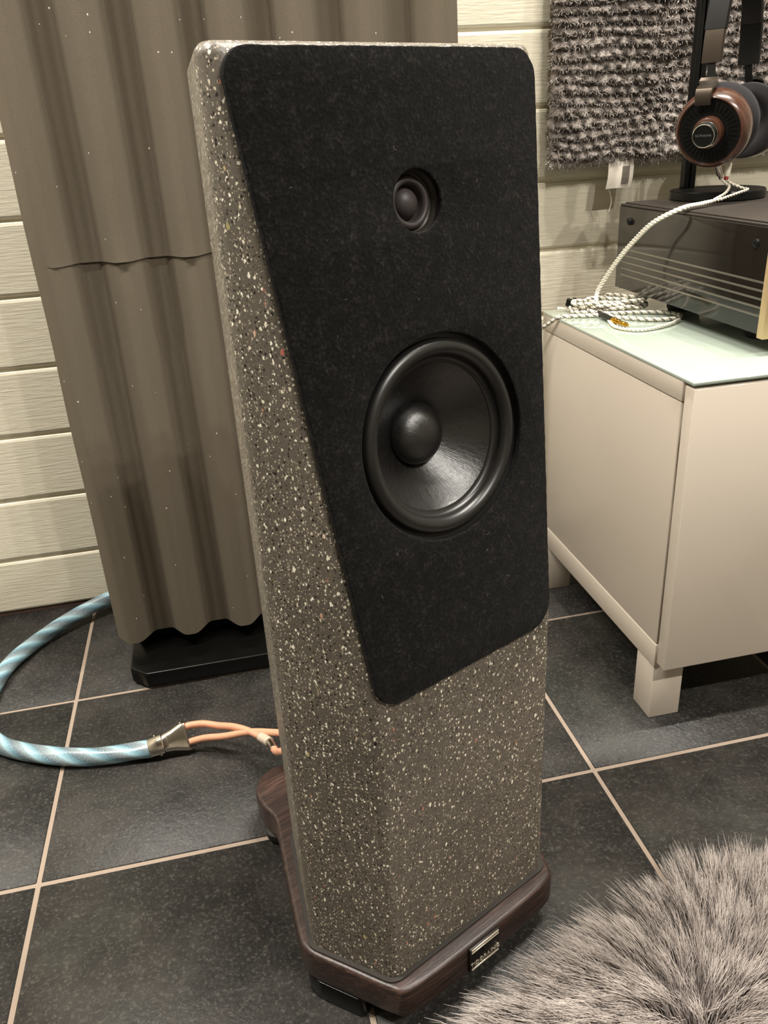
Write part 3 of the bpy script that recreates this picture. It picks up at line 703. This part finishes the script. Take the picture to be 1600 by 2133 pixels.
stick('plug_tip', (.5456, 1.0600, .4765), (.5488, 1.0200, .4765), [(0, 0), (.0040, 0), (.0042, .22), (.0033, .24), (.0033, .46), (.0027, .48), (.0027, .52), (.0033, .54), (.0033, .74), (.0027, .76), (.0034, .86), (.0012, 1), (0, 1)], M['gold'])
cl = link('cable_splitter', box_me((.017, .013, .011), .002, 2), M['chrome'], hc, cinv @ Matrix.Translation((.531, 1.160, .4840)) @ Euler((.2, .1, .5)).to_matrix().to_4x4())
link('collar', box_me((.006, .0146, .0125), .002, 2), M['black'], cl, Matrix.Translation((-.007, 0, 0))); link('collar', box_me((.006, .0146, .0125), .002, 2), M['black'], cl, Matrix.Translation((.0075, 0, 0)))
stick('cup_connector', (.7035, 1.092, .6700), (.7130, 1.094, .6490), [(0, 0), (.0042, 0), (.0042, .7), (.003, .8), (.0024, 1), (0, 1)], M['chrome'])
stick('connector_boot', (.7020, 1.0915, .6735), (.7040, 1.092, .6690), [(0, 0), (.0050, 0), (.0050, 1), (0, 1)], M['black'])
stick('cup_connector', (.7260, 1.098, .6680), (.7205, 1.093, .6490), [(0, 0), (.0040, 0), (.0040, .7), (.003, .8), (.0024, 1), (0, 1)], M['white'])
stick('colour_ring', (.7210, 1.0935, .6510), (.7200, 1.0927, .6478), [(0, 0), (.0030, 0), (.0030, 1), (0, 1)], M['red'])

# ------------------------------------------------------------------ blue loudspeaker cable
sc = thing('speaker_cable', 'thick blue twisted cable curving over the floor tiles to two copper pink leads', 'cable', (-.25, 1.0, 0))
sinv = Matrix.Translation(-Vector((-.25, 1.0, 0)))
bp = [(-.14, 1.305, .055), (-.20, 1.306, .036), (-.247, 1.300, .027), (-.306, 1.268, .017), (-.358, 1.218, .0125), (-.392, 1.150, .012), (-.404, 1.07, .012), (-.392, 1.005, .012), (-.3635, .9635, .012), (-.3225, .934, .012), (-.2768, .9135, .012), (-.2206, .9000, .012), (-.1589, .8955, .0125)]
me = tube_me(spline(bp, .004), .0118, 30, 3, .06, 2*PI*8); me.transform(sinv); link('sleeve', me, M['sleeve'], sc)
# metal splitter: round collar flaring to a flat wedge
P0, P1 = Vector((-.163, .8955, .0140)), Vector((-.1125, .8985, .0220)); d_ = (P1-P0).normalized(); side = (Vector((-d_.y, d_.x, 0)).normalized()*.60+Vector((0, 0, .80))).normalized(); side = (side-d_*side.dot(d_)).normalized(); upn = side.cross(d_).normalized()
V = []; F = []; ns = 20
for f_, rw, rh in ((0, .0125, .0125), (.02, .0133, .0132), (.36, .0133, .0132), (.38, .0122, .0120), (.6, .0142, .0108), (.85, .0182, .0088), (.98, .0195, .0082), (1, .019, .0077)):
    for k_ in range(ns):
        a = 2*PI*k_/ns; c_, s_ = math.cos(a), math.sin(a); e_ = 2/ (2.0+f_*2.2)
        V.append(tuple(P0+d_*((P1-P0).length*f_)+side*(rw*math.copysign(abs(c_)**e_, c_))+upn*(rh*math.copysign(abs(s_)**e_, s_))))
for i in range(7):
    for k_ in range(ns): F.append((i*ns+k_, i*ns+(k_+1) % ns, (i+1)*ns+(k_+1) % ns, (i+1)*ns+k_))
F += [tuple(range(ns))[::-1], tuple(7*ns+k_ for k_ in range(ns))]
me = mesh('splitter', V, F); me.transform(sinv); smooth_by_angle(me, 45); spl = link('cable_splitter', me, M['chrome'], sc); spl['label'] = 'polished metal splitter'
bolt = lathe([(0, .0016), (.0018, .0012), (.0022, 0), (.0022, -.002), (0, -.002)], 14); bolt.materials.append(M['chrome'])
for f_, sd, uu in ((.17, .0128, .004), (.17, -.0128, .004), (.24, -.0132, -.001), (.88, .0180, .004), (.88, -.0178, .004), (.97, -.0185, .002), (.36, .004, .0125)):
    o_ = bpy.data.objects.new('bolt', bolt); C.objects.link(o_); o_.parent = spl
    nd = (side*sd+upn*uu*1.5).normalized(); o_.matrix_local = sinv @ Matrix.Translation(P0+d_*((P1-P0).length*f_)+side*sd+upn*uu) @ nd.to_track_quat('Z', 'Y').to_matrix().to_4x4()
wa = [(-.116, .9060, .0300), (-.108, .9060, .0315), (-.090, .900, .0345), (-.0705, .888, .0365), (-.0500, .872, .0425), (-.0307, .8535, .0455), (-.0082, .8216, .0500), (-.0010, .792, .058), (.008, .766, .078), (.027, .735, .098), (.0415, .7060, .1045), (.0445, .6975, .105)]
wb = [(-.116, .8910, .0150), (-.108, .8910, .0165), (-.090, .884, .0235), (-.063, .8697, .0320), (-.0305, .853, .0450), (.0023, .830, .055), (.036, .798, .070), (.065, .765, .092), (.0780, .7230, .1045), (.0803, .7140, .105)]
for P_ in (wa, wb): me = tube_me(spline(P_, .004), .0046, 14); me.transform(sinv); link('lead', me, M['copper'], sc)
Q = spline(wa, .002); ds = np.linalg.norm(Q-np.array([-.0200, .836, .048]), axis=1); i0_ = int(ds.argmin())
me = tube_me(Q[i0_:i0_+11], .0062, 16); me.transform(sinv); link('heatshrink', me, M['clear'], sc)
me = tube_me(Q[i0_+9:i0_+22], .0052, 16); me.transform(sinv); link('crimp', me, M['chrome'], sc)

# ------------------------------------------------------------------ knitted throw on the wall
bx0, bx1, bz0, bz1, by = .546, 1.26, .668, 1.16, 1.3130
tb = thing('throw_blanket', 'chunky grey plush knitted throw hanging on the plank wall behind the headphones', 'blanket', (bx0, by, bz0))
binv = Matrix.Translation(-Vector((bx0, by, bz0)))
sw, sh = .0205, .0150
gx = np.arange(bx0, bx1, .0021); gz = np.arange(bz0, bz1, .0019); NX, NZ = len(gx), len(gz)
def fract(a): return a-np.floor(a)
XX, ZZ = np.meshgrid(gx, gz)
nl = np.array([[noise.noise(Vector((x*16, z*16, 2))) for x in gx] for z in gz]); nm = np.array([[noise.noise(Vector((x*70, z*70, 4))) for x in gx] for z in gz])
nf_ = np.array([[noise.noise(Vector((x*210, z*210, 7))) for x in gx] for z in gz])
row0 = (ZZ-bz0)/sh+.55*nl
sc_ = np.abs(np.sin(PI*(XX/sw+.5*np.floor(row0)+.5*nm)))           # scalloped lower rims
ph_ = fract(row0+.42*(sc_-.5)); lump = .40+.60*sc_**.8
prof_ = np.sin(PI*np.clip(ph_**.62, 0, 1))**.75                    # full low down, tucked in at the top
H_ = .0165*prof_*lump+.0042*nm+.0050*nf_
ex = np.minimum.reduce([(XX-bx0)/.014, (ZZ-bz0)/.014, np.ones_like(XX)]); H_ = H_*np.sqrt(np.clip(ex, .02, 1))+.008*np.sqrt(np.clip(ex, 0, 1))
wx = XX+.0022*nf_+.003*nm*(ex < 1); wz = ZZ+.0022*np.roll(nf_, 5, 1)-.004*prof_+.0035*nm*(ex < 1)
V = np.stack([wx, by-.001-H_, wz], -1).reshape(-1, 3)
ii = np.arange(NX*NZ).reshape(NZ, NX); F = np.stack([ii[:-1, :-1], ii[:-1, 1:], ii[1:, 1:], ii[1:, :-1]], -1).reshape(-1, 4)
me = mesh('knit', V, F); me.transform(binv); me.polygons.foreach_set('use_smooth', [True]*len(me.polygons)); kn = link('knit_stitches', me, M['knit'], tb); kn['kind'] = 'stuff'
nor = np.empty(len(V)*3, np.float32); me.vertices.foreach_get('normal', nor); nor = nor.reshape(-1, 3)
vis = np.where((V[:, 0] < 1.0) & (V[:, 2] < .98) & ((H_.reshape(-1) > .008) | (ex.reshape(-1) < .8)))[0]
pk = rng.choice(vis, 34000); hr = V[pk]; hd = nor[pk]; n_ = len(hr)
jit = np.array([[noise.noise(Vector((p[0]*120, p[2]*120, q))) for q in (0, 5, 9)] for p in hr])
dirn = hd*.8+1.3*jit+rng.normal(0, .30, (n_, 3))+np.array([0, 0, -.25]); dirn /= np.linalg.norm(dirn, axis=1)[:, None]
Lh = rng.uniform(.0022, .0055, n_); ctrl = np.stack([hr+dirn*(Lh*t)[:, None]+np.array([0, 0, -1.0])*(Lh*.25*t*t)[:, None] for t in (0, .5, 1)], 1)
bigc = np.array([noise.noise(Vector((p[0]*13, p[2]*13, 3))) for p in hr])
me = strands_me(hr, ctrl, np.full(n_, .00050), np.clip(.5+1.3*bigc+rng.normal(0, .16, n_), 0, 1)); me.transform(binv); fz = link('plush_fuzz', me, M['fuzz'], tb); fz['kind'] = 'stuff'
box('backing', (.006, .004, .004), (bx1-bx0, .012, bz1-bz0), M['knit'], tb, .003)
# care label and loose thread
nx_ = 12; V = []; F = []
for i in range(nx_+1):
    t = i/nx_; z = bz0+.006-.043*t; y = 1.3000-.003*math.sin(t*PI*.9)-.004*t
    for j in range(5): u = j/4; V.append((.6440+(.0435)*u-.0045*t+.001*math.sin(3*t), y-.0012*math.sin(u*PI)*(1-t*.5), z+.0012*u))
for i in range(nx_):
    for j in range(4): F.append((i*5+j, i*5+j+1, (i+1)*5+j+1, (i+1)*5+j))
me = mesh('tag', V, F); me.transform(binv); bm = bmesh.new(); bm.from_mesh(me); bmesh.ops.solidify(bm, geom=bm.faces[:], thickness=.0006); bm.to_mesh(me); bm.free(); smooth_by_angle(me, 50)
tg = link('care_label', me, M['tag'], tb); tg['label'] = 'small white satin label with a dark printed block'
link('print', mesh('p', [(.0975+.571+dx-.0045*t, 1.3000-.003*math.sin(t*PI*.9)-.004*t-.0022, bz0+.006-.043*t) for t in (.25, .45, .65, .85) for dx in (0, .0125)], [(2*i, 2*i+1, 2*i+3, 2*i+2) for i in range(3)]), M['tagprint'], tg, binv)
me = tube_me(spline([(.6465, 1.297, .632), (.6500, 1.298, .622), (.6535, 1.300, .612), (.6525, 1.301, .602), (.6500, 1.301, .594)], .002), .0006, 5); me.transform(binv); link('loose_thread', me, M['white'], tb)

# ------------------------------------------------------------------ fur rug
rug = thing('fur_rug', 'long-haired taupe grey fur rug on the dark tiles in front of the loudspeaker', 'rug', (.45, .30, 0))
rinv = Matrix.Translation(-Vector((.45, .30, 0)))
edge = [(.06, .33), (.11, .395), (.155, .423), (.215, .442), (.285, .470), (.345, .487), (.400, .500), (.450, .505), (.52, .502), (.60, .50), (.70, .45), (.75, .36), (.76, .22), (.72, .08), (.60, -.02), (.40, -.04), (.22, .02), (.10, .12), (.05, .23)]
el = spline([(x, y, 0) for x, y in edge+edge[:1]], .012)[:-1][::-1]
loop_ = [Vector((p[0], p[1])) for p in el]
me = plate(loop_, [], .0005, .007, .002, 2); me.transform(rinv); link('hide_backing', me, simple('rug_backing', (104, 95, 91), .95), rug)
poly = np.array([[p.x, p.y] for p in loop_])
def inside(P):
    x, y = P[:, 0], P[:, 1]; c = np.zeros(len(P), bool); j = len(poly)-1
    for i in range(len(poly)):
        xi, yi = poly[i]; xj, yj = poly[j]
        c ^= ((yi > y) != (yj > y)) & (x < (xj-xi)*(y-yi)/(yj-yi+1e-12)+xi); j = i
    return c
def scatter(n, lo, hi):
    P = rng.uniform(lo, hi, (int(n), 2)); return P[inside(P)]
G = np.vstack([scatter(62000, (.08, .34), (.56, .53)), scatter(16000, (.05, -.05), (.78, .55))])
n_ = len(G)
# clumps: strands lean towards their clump centre
NC = 1700; CC = np.vstack([rng.uniform((.05, .30), (.62, .55), (NC, 2)), rng.uniform((.05, -.05), (.78, .55), (1600, 2))])
cell = {}
for i, c in enumerate(CC): cell.setdefault((int(c[0]/.02), int(c[1]/.02)), []).append(i)
near = np.empty(n_, int)
for i, g in enumerate(G):
    a, b = int(g[0]/.02), int(g[1]/.02); best = 1e9; bi = 0
    for da in (-1, 0, 1):
        for db in (-1, 0, 1):
            for q in cell.get((a+da, b+db), ()):
                d2 = (CC[q, 0]-g[0])**2+(CC[q, 1]-g[1])**2
                if d2 < best: best, bi = d2, q
    near[i] = bi
def flow(P):
    """lay of the pile: outwards from the parting, with swirls"""
    v = P-np.array([.330, .420]); d = np.linalg.norm(v, axis=1)[:, None]+1e-6; o = v/d
    o = o*np.clip(d/.05, .25, 1)+np.array([-.15, .55])
    sw_ = np.array([[noise.noise(Vector((p[0]*9, p[1]*9, 0))), noise.noise(Vector((p[0]*9, p[1]*9, 9)))] for p in P])
    o = o+.75*sw_; return o/(np.linalg.norm(o, axis=1)[:, None]+.15)
cf = flow(CC); cl_len = rng.uniform(.036, .066, len(CC)); cl_h = rng.uniform(.014, .034, len(CC)); cl_c = rng.uniform(0, 1, len(CC))
L_ = cl_len[near]*rng.uniform(.75, 1.15, n_); cen = CC[near]; d2 = cf[near]+rng.normal(0, .10, (n_, 2)); hgt = cl_h[near]*rng.uniform(.7, 1.2, n_)
ts = np.linspace(0, 1, 6); cur = rng.normal(0, 1, (n_, 2))*.0022; ctrl = np.empty((n_, 6, 3))
for q, t in enumerate(ts):
    pull = .80*t; xy = G*(1-pull)+cen*pull+d2*(L_*(t**1.25)*.9)[:, None]+cur*math.sin(t*5.5)
    ctrl[:, q, :2] = xy; ctrl[:, q, 2] = .006+hgt*np.sin(np.clip(t*1.75, 0, 2.2))*1.0+.004*t
me = strands_me(G, ctrl, rng.uniform(.00032, .00058, n_), np.clip(.65*cl_c[near]+.35*rng.uniform(0, 1, n_), 0, 1)); me.transform(rinv)
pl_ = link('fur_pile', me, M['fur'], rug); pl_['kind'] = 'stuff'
